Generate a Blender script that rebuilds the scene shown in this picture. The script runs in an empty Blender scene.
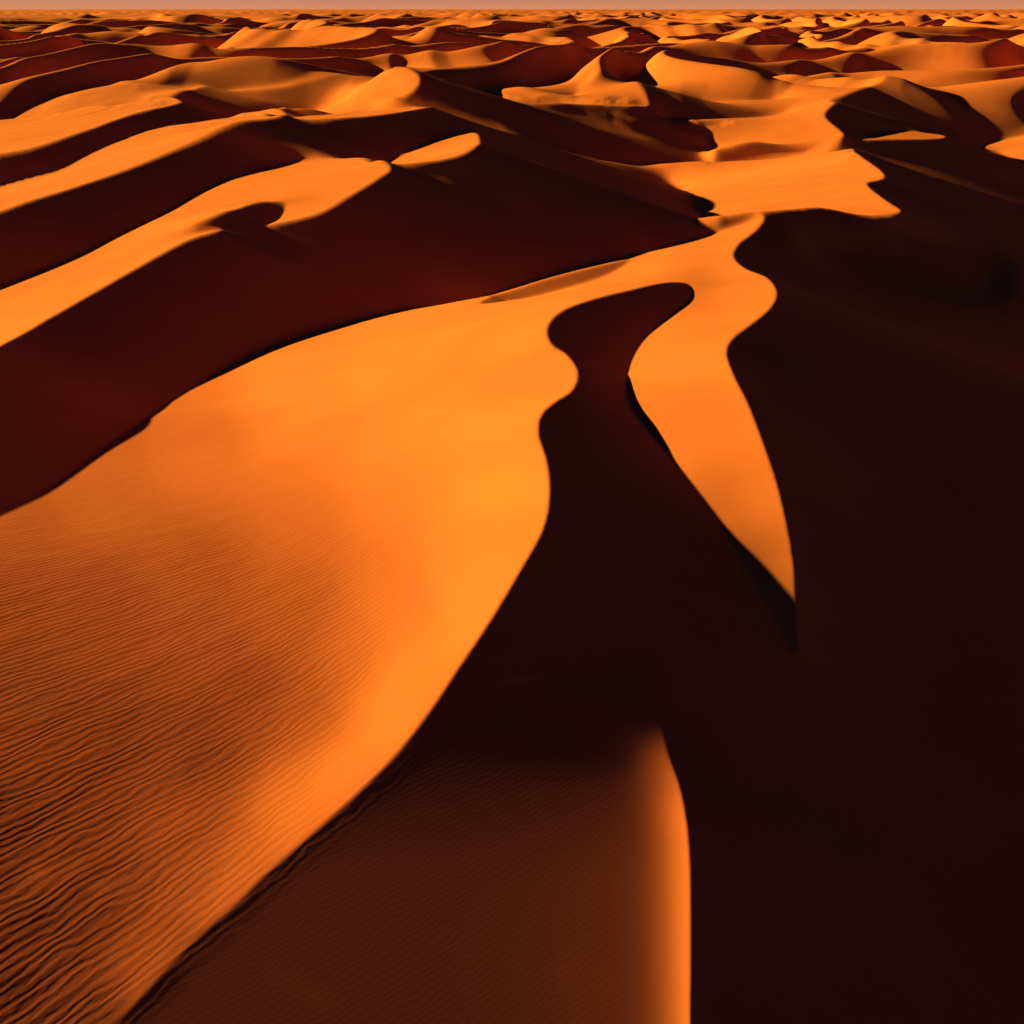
import bpy, math, time
import numpy as np
T0=time.time()
# ------------------------------------------------------------------ camera numbers
H=100.0; F=887.0; HOR=9.0
PITCH=math.atan((512-HOR)/F); CP,SP=math.cos(PITCH),math.sin(PITCH)
# ------------------------------------------------------------------ sun
ELEV=math.radians(14.0); TE=math.tan(ELEV)
FWD=math.radians(20.0)                    # light travels to +x and slightly toward the camera
D=(math.cos(FWD),-math.sin(FWD)); N=(math.sin(FWD),math.cos(FWD))
def project(X,Y,h):
    zc=Y*CP-(h-H)*SP; yc=Y*SP+(h-H)*CP
    return 512+F*X/zc, 512-F*yc/zc
def sstep(a,b,x):
    t=np.clip((x-a)/(b-a),0,1); return t*t*(3-2*t)
# ------------------------------------------------------------------ noise
rng=np.random.RandomState(7)
PERM=rng.permutation(256); ANG=rng.rand(256)*2*math.pi
GX,GY=np.cos(ANG),np.sin(ANG)
def noise(x,y):
    xi=np.floor(x).astype(np.int64); yi=np.floor(y).astype(np.int64)
    xf=x-xi; yf=y-yi
    u=xf**3*(xf*(xf*6-15)+10); v=yf**3*(yf*(yf*6-15)+10)
    def g(a,b,fx,fy):
        k=PERM[(PERM[a&255]+b)&255]; return GX[k]*fx+GY[k]*fy
    n00=g(xi,yi,xf,yf); n10=g(xi+1,yi,xf-1,yf); n01=g(xi,yi+1,xf,yf-1); n11=g(xi+1,yi+1,xf-1,yf-1)
    return 1.5*((n00*(1-u)+n10*u)*(1-v)+(n01*(1-u)+n11*u)*v)
def dune_layer(s,t,lam,A,w,seed,fall=0.36):
    ph=s/lam+w*noise(s/(lam*2.2)+seed,t/(lam*2.4)+seed*1.7)+0.22*noise(s/lam*0.9+seed*2,t/(lam*0.9)-seed)
    k=np.floor(ph); f=ph-k
    amp=A*np.clip(0.85+0.7*noise(k*7.31+seed+0*s,t/(lam*1.8)+k*3.7),0.3,1.3)
    r=1-fall
    up=np.clip(f/r,0,1); dn=np.clip((1-f)/fall,0,1)
    up=0.35*up+0.65*up*up*(3-2*up)
    return amp*np.where(f<r,up,dn*0.8+0.2*dn*dn)
RA=math.radians(36)
def h_proc(X,Y):
    Y0=2400.0
    Yc=np.where(Y>Y0,Y0+Y0*np.log(np.maximum(Y,Y0)/Y0),Y)   # dunes lengthen toward the far sand sea
    zm=np.where(Y>Y0,np.maximum(Y,Y0)/Y0,1.0)**0.3
    Xc=X/zm
    s=Xc*math.cos(RA)-Yc*math.sin(RA); t=Xc*math.sin(RA)+Yc*math.cos(RA)
    a=dune_layer(s,t,280.,68.,1.7,3.3,0.38)
    s2=s*0.94+t*0.34; t2=t*0.94-s*0.34
    b=dune_layer(s2,t2,180.,8.,1.2,11.9,0.32)
    return (a+b-39)*np.minimum(zm,1.45)
# ------------------------------------------------------------------ dune plan (outlines surveyed from the photograph)
CX0,CY0,CW,CH=-600,0,2224,1560
def smooth_poly(pts,n=6):
    P=np.array(pts,float); m=len(P); out=[]
    for i in range(m):
        p0,p1,p2,p3=P[(i-1)%m],P[i],P[(i+1)%m],P[(i+2)%m]
        for k in range(n):
            t=k/n
            out.append(0.5*((2*p1)+(-p0+p2)*t+(2*p0-5*p1+4*p2-p3)*t*t+(-p0+3*p1-3*p2+p3)*t**3))
    return np.array(out)
def raster(pts,sm=True):
    P=smooth_poly(pts) if sm else np.array(pts,float)
    Q=np.roll(P,-1,0); img=np.zeros((CH,CW),np.float32); SS=3
    y0=max(int(P[:,1].min())-1,CY0); y1=min(int(P[:,1].max())+2,CY0+CH)
    for y in range(y0,y1):
        for q in range(SS):
            yy=y+(q+0.5)/SS
            c=((P[:,1]<=yy)&(Q[:,1]>yy))|((Q[:,1]<=yy)&(P[:,1]>yy))
            if not c.any(): continue
            p=P[c]; r=Q[c]
            xs=np.sort(p[:,0]+(yy-p[:,1])*(r[:,0]-p[:,0])/(r[:,1]-p[:,1]))-CX0
            for a,b in zip(xs[::2],xs[1::2]):
                a=min(max(a,0),CW-1.001); b=min(max(b,0),CW-1.001)
                ia,ib=int(a),int(b)
                if ia==ib: img[y-CY0,ia]+=(b-a)/SS
                else:
                    img[y-CY0,ia]+=(ia+1-a)/SS; img[y-CY0,ib]+=(b-ib)/SS
                    img[y-CY0,ia+1:ib]+=1.0/SS
    return np.clip(img,0,1)
def idw(pts,p=3.0,st=8,soft=200.0):
    ys=np.arange(CY0,CY0+CH+st,st); xs=np.arange(CX0,CX0+CW+st,st)
    gx,gy=np.meshgrid(xs,ys); num=0*gx.astype(float); den=num.copy()
    for x,y,v in pts:
        w=1.0/((gx-x)**2+(gy-y)**2+soft)**(p/2)
        num+=w*v; den+=w
    g=num/den
    yy=(np.arange(CH))/st; xx=(np.arange(CW))/st
    yi=yy.astype(int); xi=xx.astype(int); yf=(yy-yi)[:,None]; xf=(xx-xi)[None,:]
    a=g[yi][:,xi];b=g[yi][:,xi+1];c=g[yi+1][:,xi];d=g[yi+1][:,xi+1]
    return ((a*(1-xf)+b*xf)*(1-yf)+(c*(1-xf)+d*xf)*yf).astype(np.float32)
A=[(-600,760),(-300,650),(-120,572),(0,515),(35,497),(75,470),(125,432),(200,383),(260,350),(330,325),(400,308),(440,303),(500,290),(560,272),(620,255),(680,240),(730,226),(761,219),(760,227),(750,237),(738,246),(733,258),(745,270),(765,278),(776,292),(770,308),(750,325),(733,338),(726,352),(733,375),(748,405),(765,450),(778,490),(790,545),(794,585),(795,655),(770,610),(748,571),(722,526),(693,486),(660,444),(634,410),(627,385),(632,360),(648,335),(675,312),(690,298),(688,285),(665,283),(630,290),(590,300),(560,312),(547,328),(551,345),(566,355),(577,372),(572,390),(555,402),(541,415),(538,435),(546,462),(549,495),(542,530),(520,570),(490,620),(460,665),(430,710),(395,755),(355,795),(310,835),(265,875),(235,905),(205,930),(165,970),(120,1020),(60,1085),(0,1150),(-150,1350),(-300,1550),(-600,1550)]
TR=[(120,1020),(165,970),(205,930),(235,905),(265,875),(310,835),(355,795),(395,755),(430,710),(470,690),(540,680),(600,672),(655,660),(658,700),(665,745),(680,790),(688,840),(690,900),(690,960),(690,1024),(694,1150),(705,1350),(715,1550),(-300,1550),(0,1150),(60,1085)]
Z2=[(552,330),(575,310),(655,300),(635,405),(690,488),(795,640),(800,740),(660,760),(400,760),(430,700),(500,600),(545,530),(545,430),(580,380)]
ZV=[(-300,480),(0,360),(110,300),(220,245),(330,240),(450,270),(430,300),(330,322),(200,380),(75,468),(0,512),(-300,650)]
ZR=[(800,236),(860,236),(915,232),(960,240),(1000,262),(1000,292),(920,290),(840,268)]
GA=[(-300,700,.12),(-300,1000,.06),(-200,1300,.05),(0,540,.20),(0,600,.13),(0,700,.09),(0,850,.05),(0,1000,.03),(0,1100,.1),(50,1000,.05),(100,480,.30),(100,600,.15),(100,750,.085),(100,900,.05),(80,1000,.06),(150,970,.20),(200,450,.36),(200,600,.18),(200,750,.11),(200,850,.14),(235,880,.30),(300,400,.54),(300,500,.38),(300,620,.21),(300,720,.21),(300,810,.38),(340,780,.5),(250,700,.13),(350,650,.30),(400,400,.62),(400,500,.48),(400,600,.40),(400,700,.60),(470,450,.64),(470,530,.66),(480,600,.68),(520,500,.68),(500,350,.62),(560,380,.62),(530,300,.55),(650,260,.5),(740,235,.5),(740,290,.5),(670,370,.55),(690,350,.55),(690,420,.46),(740,430,.5),(720,500,.25),(765,500,.42),(750,560,.10),(785,570,.36),(770,600,.06),(793,620,.15),(725,310,.55),(703,290,.2)]
LIT=[
 ([(480,301),(540,282),(600,267),(630,259),(606,274),(550,291),(505,301)],.10),
 ([(-300,500),(-100,400),(0,346),(50,318),(100,290),(150,262),(190,242),(222,231),(180,231),(140,238),(90,256),(40,280),(0,298),(-100,340),(-300,425)],.50),
 ([(-300,410),(-100,325),(0,283),(60,258),(120,232),(170,207),(215,180),(260,161),(300,153),(340,157),(389,170),(378,182),(350,200),(315,219),(268,228),(280,215),(284,204),(255,206),(220,218),(190,229),(140,242),(90,260),(40,284),(0,302),(-100,344),(-300,430)],.44),
 ([(383,163),(400,152),(430,140),(465,132),(478,138),(477,150),(460,160),(430,167),(400,168)],.44),
 ([(-200,235),(0,178),(60,163),(120,138),(180,120),(230,115),(287,121),(250,130),(190,150),(130,173),(70,193),(0,216),(-200,290)],.42),
 ([(290,121),(330,108),(400,103),(432,108),(390,119),(330,126)],.4),
 ([(-200,150),(0,106),(60,92),(120,85),(206,84),(150,110),(90,132),(40,152),(0,162),(-200,205)],.4),
 ([(328,106),(343,86),(370,67),(416,77),(412,94),(380,104)],.42),
 ([(225,87),(290,80),(345,62),(360,68),(320,80),(270,90)],.4),
 ([(480,86),(560,94),(590,82),(610,71),(635,85),(647,100),(644,112),(600,112),(550,105),(500,95)],.42),
 ([(665,118),(740,116),(800,105),(834,102),(824,118),(842,137),(828,145),(760,150),(715,155),(705,135)],.44),
 ([(600,154),(640,160),(700,162),(770,155),(838,147),(862,160),(884,178),(866,186),(880,200),(899,215),(885,220),(820,215),(760,218),(720,223),(700,211),(686,185),(660,168)],.46),
 ([(700,98),(760,96),(800,86),(855,70),(885,80),(850,95),(810,103),(760,107)],.4),
 ([(982,144),(1024,133),(1060,130),(1060,175),(1024,160),(1000,150)],.44),
 ([(860,142),(895,129),(945,139),(900,143)],.3),
]
lit=np.zeros((CH,CW),np.float32); tgt=np.zeros((CH,CW),np.float32)
def comp(m,g):
    global lit,tgt
    tgt=tgt*(1-m)+g*m; lit=np.maximum(lit,m*(np.asarray(g)>0.0))
# shallow apron below the main crest: nearly grazing, steepening toward its own right-hand crest
yy_=(np.arange(CH)+CY0)[:,None].astype(float); xx_=(np.arange(CW)+CX0)[None,:].astype(float)
xc_=np.interp(yy_,[650,700,745,790,840,900,1100,1550],[657,658,665,680,688,690,692,715])
dc=np.maximum(xc_-xx_,0)
ramp=sstep(690,900,yy_)
gT=(ramp*(0.024+0.055*np.exp(-dc/75.))+sstep(715,830,yy_)*0.40*np.exp(-(dc/24.)**1.5)-0.004*(1-ramp)).astype(np.float32)
mT=raster(TR); comp(mT,gT)
mA=raster(A); comp(mA,idw(GA,4.5,soft=2000.))
for p,g in LIT: comp(raster(p),np.float32(g))
region=np.maximum(lit,mT)
def sample(img,px,py):
    x=np.clip(px-CX0-0.5,0,CW-1.01); y=np.clip(py-CY0-0.5,0,CH-1.01)
    xi=x.astype(int); yi=y.astype(int); xf=x-xi; yf=y-yi
    return (img[yi,xi]*(1-xf)+img[yi,xi+1]*xf)*(1-yf)+(img[yi+1,xi]*(1-xf)+img[yi+1,xi+1]*xf)*yf
def boxblur(a,r,axes=(0,1)):
    for ax in axes:
        for _ in range(3):
            pad=[(0,0),(0,0)]; pad[ax]=(r+1,r)
            c=np.cumsum(np.pad(a,pad,mode='edge'),axis=ax,dtype=np.float64)
            n=a.shape[ax]
            a=((c.take(range(2*r+1,2*r+1+n),ax)-c.take(range(0,n),ax))/(2*r+1))
    return a
litb=boxblur(region,9).astype(np.float32)
z2=np.maximum(boxblur(raster(Z2),6),0.6*boxblur(raster(ZV),8)).astype(np.float32)
mTo=(mT*(1-mA)).astype(np.float32)
# ------------------------------------------------------------------ ground grid (finer near, coarser far)
PY=np.concatenate([np.arange(9.4,12,0.2),np.arange(12,40,0.12),np.arange(40,90,0.22),np.arange(90,130,0.5),np.arange(130,350,1.0),np.arange(350,1060,1.6),np.arange(1060,1540,6.0)])[::-1]
PX=np.arange(-260,1285,1.6)
class Grid: pass
def make(PXl,PYl):
    g=Grid(); b=(512-PYl)/F; zc=H/(SP-b*CP)
    g.Yr=H*(CP+b*SP)/(SP-b*CP)
    g.X=(PXl[None,:]-512)/F*zc[:,None]; g.Y=np.repeat(g.Yr[:,None],len(PXl),1)
    g.dx=(g.X[:,1]-g.X[:,0])[:,None]; g.dY=np.diff(g.Yr)[:,None]
    g.PX=PXl; g.PY=PYl
    def co(d):
        DXa=g.X[1:,:-1]-g.X[:-1,:-1]; DXb=g.X[1:,1:]-g.X[:-1,1:]
        return ((d[0]-d[1]*DXa/g.dY)/g.dx[:-1], d[1]/g.dY, (d[0]-d[1]*DXb/g.dY)/g.dx[1:], d[1]/g.dY)
    g.cs=co(D); g.ct=co(N); return g
def grad(c,h):
    Pa,Qa,Pb,Qb=c; h00=h[:-1,:-1];h01=h[:-1,1:];h10=h[1:,:-1];h11=h[1:,1:]
    return Pa*(h01-h00)+Qa*(h10-h00), Pb*(h11-h10)+Qb*(h11-h01)
def gradT(c,a,b,out):
    Pa,Qa,Pb,Qb=c
    p=Pa*a;q=Qa*a; out[:-1,1:]+=p; out[1:,:-1]+=q; out[:-1,:-1]-=p+q
    p=Pb*b;q=Qb*b; out[1:,1:]+=p+q; out[1:,:-1]-=p; out[:-1,1:]-=q
def solve(g,h,ws,wt,gs,gt,wp,hp,its):
    def Aop(v):
        o=wp*v; a,b=grad(g.cs,v); gradT(g.cs,ws[0]*a,ws[1]*b,o)
        a,b=grad(g.ct,v); gradT(g.ct,wt[0]*a,wt[1]*b,o); return o
    diag=wp*np.ones_like(h)
    for c,w in ((g.cs,ws),(g.ct,wt)):
        Pa,Qa,Pb,Qb=c
        diag[:-1,1:]+=Pa**2*w[0]; diag[1:,:-1]+=Qa**2*w[0]; diag[:-1,:-1]+=(Pa+Qa)**2*w[0]
        diag[1:,1:]+=(Pb+Qb)**2*w[1]; diag[1:,:-1]+=Pb**2*w[1]; diag[:-1,1:]+=Qb**2*w[1]
    rhs=wp*hp
    gradT(g.cs,ws[0]*gs[0],ws[1]*gs[1],rhs); gradT(g.ct,wt[0]*gt[0],wt[1]*gt[1],rhs)
    r=rhs-Aop(h); z=r/diag; p=z.copy(); rz=(r*z).sum()
    for k in range(its):
        Ap=Aop(p); al=rz/(p*Ap).sum(); h=h+al*p; r=r-al*Ap; z=r/diag
        rn=(r*z).sum(); p=z+(rn/rz)*p; rz=rn
    return h
def cellmean(v):
    return (v[:-1,:-1]+v[:-1,1:]+v[1:,:-1])/3,(v[1:,1:]+v[:-1,1:]+v[1:,:-1])/3
prev=None
for lev,its,outer in ((8,250,8),(4,220,8),(2,170,4),(1,90,3)):
    pxl=PX[::lev]; pyl=PY[::lev]
    g=make(pxl,pyl); hp=h_proc(g.X,g.Y)
    if prev is None: h=hp*0.2
    else:
        go,ho=prev
        iy=np.interp(-pyl,-go.PY,np.arange(len(go.PY))); ix=np.interp(pxl,go.PX,np.arange(len(go.PX)))
        yi=np.minimum(iy.astype(int),len(go.PY)-2); xi=np.minimum(ix.astype(int),len(go.PX)-2)
        yf=(iy-yi)[:,None]; xf=(ix-xi)[None,:]
        h=(ho[yi][:,xi]*(1-xf)+ho[yi][:,xi+1]*xf)*(1-yf)+(ho[yi+1][:,xi]*(1-xf)+ho[yi+1][:,xi+1]*xf)*yf
    far=np.maximum(sstep(1500,2200,g.Y),np.maximum(sstep(-120,-240,g.PX)[None,:]+0*g.Y,sstep(1150,1260,g.PX)[None,:]+0*g.Y)*sstep(250,350,g.Y))
    farY=sstep(1700,2500,g.Y)
    fa,fb=cellmean(far)
    gps=grad(g.cs,hp); gpt=grad(g.ct,hp)
    wp=5e-7+farY*2.0/g.dx**2
    hl=h
    pen=[np.zeros_like(fa),np.zeros_like(fa)]; pen2=[np.zeros_like(fa),np.zeros_like(fa)]
    for o in range(outer):
        # outline lookups use a slightly smoothed height far away so crests stay clean
        hb=boxblur(h,max(1,6//lev)); k=sstep(300,600,g.Y); hs=h*(1-k)+hb*k
        hl=hs if o==0 else 0.5*hl+0.5*hs
        px,py=project(g.X,g.Y,hl)
        tg=sample(tgt,px,py); rg=sample(region,px,py); lb=sample(litb,px,py)
        T=cellmean(tg);R=cellmean(rg);ZZ=cellmean(sample(z2,px,py)); TT=cellmean(sample(mTo,px,py))
        bs=grad(g.cs,lb); us=grad(g.cs,h)
        ws=[];wt=[];gs=[];gt=[]
        wtn=0.10+0.15*sstep(350,700,cellmean(g.Y)[0])
        for k,f in ((0,fa),(1,fb)):
            dxx=g.dx[:-1]
            b=np.clip(bs[k]*dxx*14.0/(lev*1.6),-1,1)*1.0
            dark=(-0.018+np.where(b<0,0.05*b,0.04*b))*(1-0.8*ZZ[k])
            t=dark*(1-R[k])+T[k]   # T already premultiplied by coverage
            u=us[k]+TE
            pen[k]=0.6*pen[k]+boxblur(np.where((R[k]<0.3)&(u>-0.004)&(b<0.15),22.0,0.0),2)
            pen2[k]=0.6*pen2[k]+boxblur(np.where((R[k]>0.7)&(T[k]<.4)&(u>1.2*T[k]+.006)&(TT[k]<.5),7.0,0.0),2)
            w=1.0+pen[k]+pen2[k]+25.0*TT[k]+np.where((R[k]>0.5)&(T[k]>.05)&(u<0.5*T[k]),2.0,0.0)
            gs.append((t-TE)*(1-f)+gps[k]*f); ws.append(w*(1-f)+f)
            gt.append(gpt[k]*f); wt.append(wtn*(1-f)+f)
        h=solve(g,h,ws,wt,gs,gt,wp,hp,its)
    prev=(g,h)
    print('lev',lev,time.time()-T0,h.min(),h.max())
kf=sstep(1400,1900,g.Y); h=h*(1-kf)+boxblur(h,1)*kf
px,py=project(g.X,g.Y,boxblur(h,3))
h=h-4.0*boxblur(sample(boxblur(raster(ZR),6).astype(np.float32),px,py),4)*sstep(330,380,g.Y)*sstep(1000,850,g.Y)   # added hollow, dug so a stray lit patch falls into shadow
# ripples lie on the gently sloping windward flats
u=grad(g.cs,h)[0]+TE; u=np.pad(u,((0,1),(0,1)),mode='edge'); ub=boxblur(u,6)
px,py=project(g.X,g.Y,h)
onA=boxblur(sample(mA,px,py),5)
graze0=sstep(0.50,0.12,ub)*sstep(420,260,g.Y)*onA*sstep(30,0,g.X)  # tint mask for painted dimness: strongest where the slope barely faces the sun
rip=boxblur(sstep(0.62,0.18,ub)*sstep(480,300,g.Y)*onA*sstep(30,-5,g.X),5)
graze=boxblur(np.maximum(graze0,sample(mT,px,py)*sstep(0.40,0.05,ub)*sstep(40,0,g.X-20)),6)
# ------------------------------------------------------------------ mesh
ny,nx=h.shape
co=np.stack([g.X,g.Y,h],-1).reshape(-1,3).astype(np.float32)
idx=np.arange(ny*nx).reshape(ny,nx)
q=np.stack([idx[:-1,:-1],idx[:-1,1:],idx[1:,1:],idx[1:,:-1]],-1).reshape(-1,4)
me=bpy.data.meshes.new('sand_dunes')
me.vertices.add(len(co)); me.vertices.foreach_set('co',co.ravel())
me.loops.add(q.size); me.loops.foreach_set('vertex_index',q.ravel().astype(np.int32))
me.polygons.add(len(q)); me.polygons.foreach_set('loop_start',np.arange(0,q.size,4,dtype=np.int32))
me.polygons.foreach_set('use_smooth',np.ones(len(q),bool))
me.update(calc_edges=True)
at=me.attributes.new('ripple','FLOAT','POINT'); at.data.foreach_set('value',rip.ravel().astype(np.float32))
at=me.attributes.new('grazing_tint','FLOAT','POINT'); at.data.foreach_set('value',graze.ravel().astype(np.float32))
ob=bpy.data.objects.new('sand_dunes',me); bpy.context.collection.objects.link(ob)
# ------------------------------------------------------------------ sand material
m=bpy.data.materials.new('sand'); m.use_nodes=True; nt=m.node_tree; nd=nt.nodes; L=nt.links
bs=nd['Principled BSDF']; bs.inputs['Roughness'].default_value=0.95; bs.inputs['Specular IOR Level'].default_value=0.03
geo=nd.new('ShaderNodeNewGeometry')
ra=nd.new('ShaderNodeAttribute'); ra.attribute_name='ripple'
rc=nd.new('ShaderNodeAttribute'); rc.attribute_name='grazing_tint'
n1=nd.new('ShaderNodeTexNoise'); n1.inputs['Scale'].default_value=0.03; n1.inputs['Detail'].default_value=4
L.new(geo.outputs['Position'],n1.inputs['Vector'])
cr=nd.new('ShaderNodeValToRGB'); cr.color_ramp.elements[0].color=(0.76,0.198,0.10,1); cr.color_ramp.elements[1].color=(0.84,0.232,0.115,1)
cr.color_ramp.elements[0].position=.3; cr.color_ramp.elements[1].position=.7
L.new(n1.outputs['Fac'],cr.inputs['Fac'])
mx=nd.new('ShaderNodeMix'); mx.data_type='RGBA'; L.new(rc.outputs['Fac'],mx.inputs[0]); L.new(cr.outputs['Color'],mx.inputs[6]); mx.inputs[7].default_value=(0.64,0.14,0.10,1)  # redder, darker look of grazing sunlight mixed into the base colour
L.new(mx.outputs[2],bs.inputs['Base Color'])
def mth(op,a,b=None):
    n=nd.new('ShaderNodeMath'); n.operation=op
    for i,v in enumerate((a,b)):
        if v is None: continue
        if isinstance(v,(int,float)): n.inputs[i].default_value=v
        else: L.new(v,n.inputs[i])
    return n.outputs[0]
def ntex(scale,detail,vec=None):
    n=nd.new('ShaderNodeTexNoise'); n.inputs['Scale'].default_value=scale; n.inputs['Detail'].default_value=detail
    L.new(vec or geo.outputs['Position'],n.inputs['Vector']); return n.outputs['Fac']
def ripples(period,angle,stretch,dist,ds,det):
    mp=nd.new('ShaderNodeMapping'); mp.vector_type='POINT'
    mp.inputs['Rotation'].default_value=(0,0,math.radians(angle))
    L.new(geo.outputs['Position'],mp.inputs['Vector'])
    mp2=nd.new('ShaderNodeMapping'); mp2.inputs['Scale'].default_value=(1,stretch,0.0)
    L.new(mp.outputs[0],mp2.inputs['Vector'])
    w=nd.new('ShaderNodeTexWave'); w.wave_type='BANDS'; w.bands_direction='X'; w.wave_profile='SIN'
    w.inputs['Scale'].default_value=0.314/period; w.inputs['Distortion'].default_value=dist
    w.inputs['Detail'].default_value=det; w.inputs['Detail Scale'].default_value=ds; w.inputs['Detail Roughness'].default_value=.6
    L.new(mp2.outputs[0],w.inputs['Vector']); return w.outputs['Fac'],mp2.outputs[0]
(big,bv)=ripples(1.15,40,0.4,9.0,1.0,3); (small,sv)=ripples(0.7,55,0.5,7.0,1.0,2)
patch=nd.new('ShaderNodeMapRange'); L.new(ntex(0.05,4),patch.inputs[0]); patch.inputs[1].default_value=.3; patch.inputs[2].default_value=.75; patch.inputs[3].default_value=.015; patch.inputs[4].default_value=.026
bigm=mth('MULTIPLY',mth('MULTIPLY',big,ra.outputs['Fac']),patch.outputs[0])
streak=mth('MULTIPLY',mth('MULTIPLY',ntex(0.22,5,bv),ra.outputs['Fac']),0.12)
hgt=mth('ADD',mth('ADD',bigm,streak),mth('MULTIPLY',small,0.0008))
bp=nd.new('ShaderNodeBump'); bp.inputs['Strength'].default_value=1.0; bp.inputs['Distance'].default_value=1.0
L.new(hgt,bp.inputs['Height']); L.new(bp.outputs[0],bs.inputs['Normal'])
ob.data.materials.append(m)
# ------------------------------------------------------------------ light
W=bpy.data.worlds.new('World'); bpy.context.scene.world=W; W.use_nodes=True
wn=W.node_tree; bg=wn.nodes['Background']; wl=wn.links
sky=wn.nodes.new('ShaderNodeTexSky'); sky.sky_type='NISHITA'; sky.sun_disc=False
sky.sun_elevation=ELEV; sky.sun_rotation=math.atan2(-D[0],-D[1])
sky.dust_density=0.5; sky.air_density=1.0; sky.ozone_density=8.0
wl.new(sky.outputs['Color'],bg.inputs['Color']); bg.inputs['Strength'].default_value=0.0085
# dusty glow layer hugging the horizon, all the way round
tc=wn.nodes.new('ShaderNodeTexCoord'); sx=wn.nodes.new('ShaderNodeSeparateXYZ'); wl.new(tc.outputs['Generated'],sx.inputs[0])
rp=wn.nodes.new('ShaderNodeValToRGB'); e=rp.color_ramp.elements
e[0].position=0.0; e[0].color=(0.68,0.24,0.10,1); e[1].position=0.024; e[1].color=(0,0,0,1)
k=e.new(0.010); k.color=(0.50,0.21,0.13,1)
wl.new(sx.outputs[2],rp.inputs[0])
b2=wn.nodes.new('ShaderNodeBackground'); wl.new(rp.outputs[0],b2.inputs['Color']); b2.inputs['Strength'].default_value=1.0
ad=wn.nodes.new('ShaderNodeAddShader'); wl.new(bg.outputs[0],ad.inputs[0]); wl.new(b2.outputs[0],ad.inputs[1])
wl.new(ad.outputs[0],wn.nodes['World Output'].inputs['Surface'])
sl=bpy.data.lights.new('sun','SUN'); sl.energy=10.5; sl.angle=math.radians(0.4); sl.color=(1.0,0.73,0.095)
so=bpy.data.objects.new('sun',sl); bpy.context.collection.objects.link(so)
from mathutils import Vector
dirv=Vector((D[0]*math.cos(ELEV),D[1]*math.cos(ELEV),-math.sin(ELEV)))
so.rotation_euler=dirv.to_track_quat('-Z','Y').to_euler(); so.location=(-300,100,200)
cam=bpy.data.cameras.new('camera'); co_=bpy.data.objects.new('camera',cam); bpy.context.collection.objects.link(co_)
co_.location=(0,0,H); co_.rotation_euler=(math.pi/2-PITCH,0,0); cam.sensor_width=36; cam.lens=36*F/1024
cam.clip_end=500000; cam.clip_start=0.5
bpy.context.scene.camera=co_
sc=bpy.context.scene; sc.view_settings.view_transform='Standard'; sc.view_settings.look='None'; sc.view_settings.exposure=0
print('done',time.time()-T0)
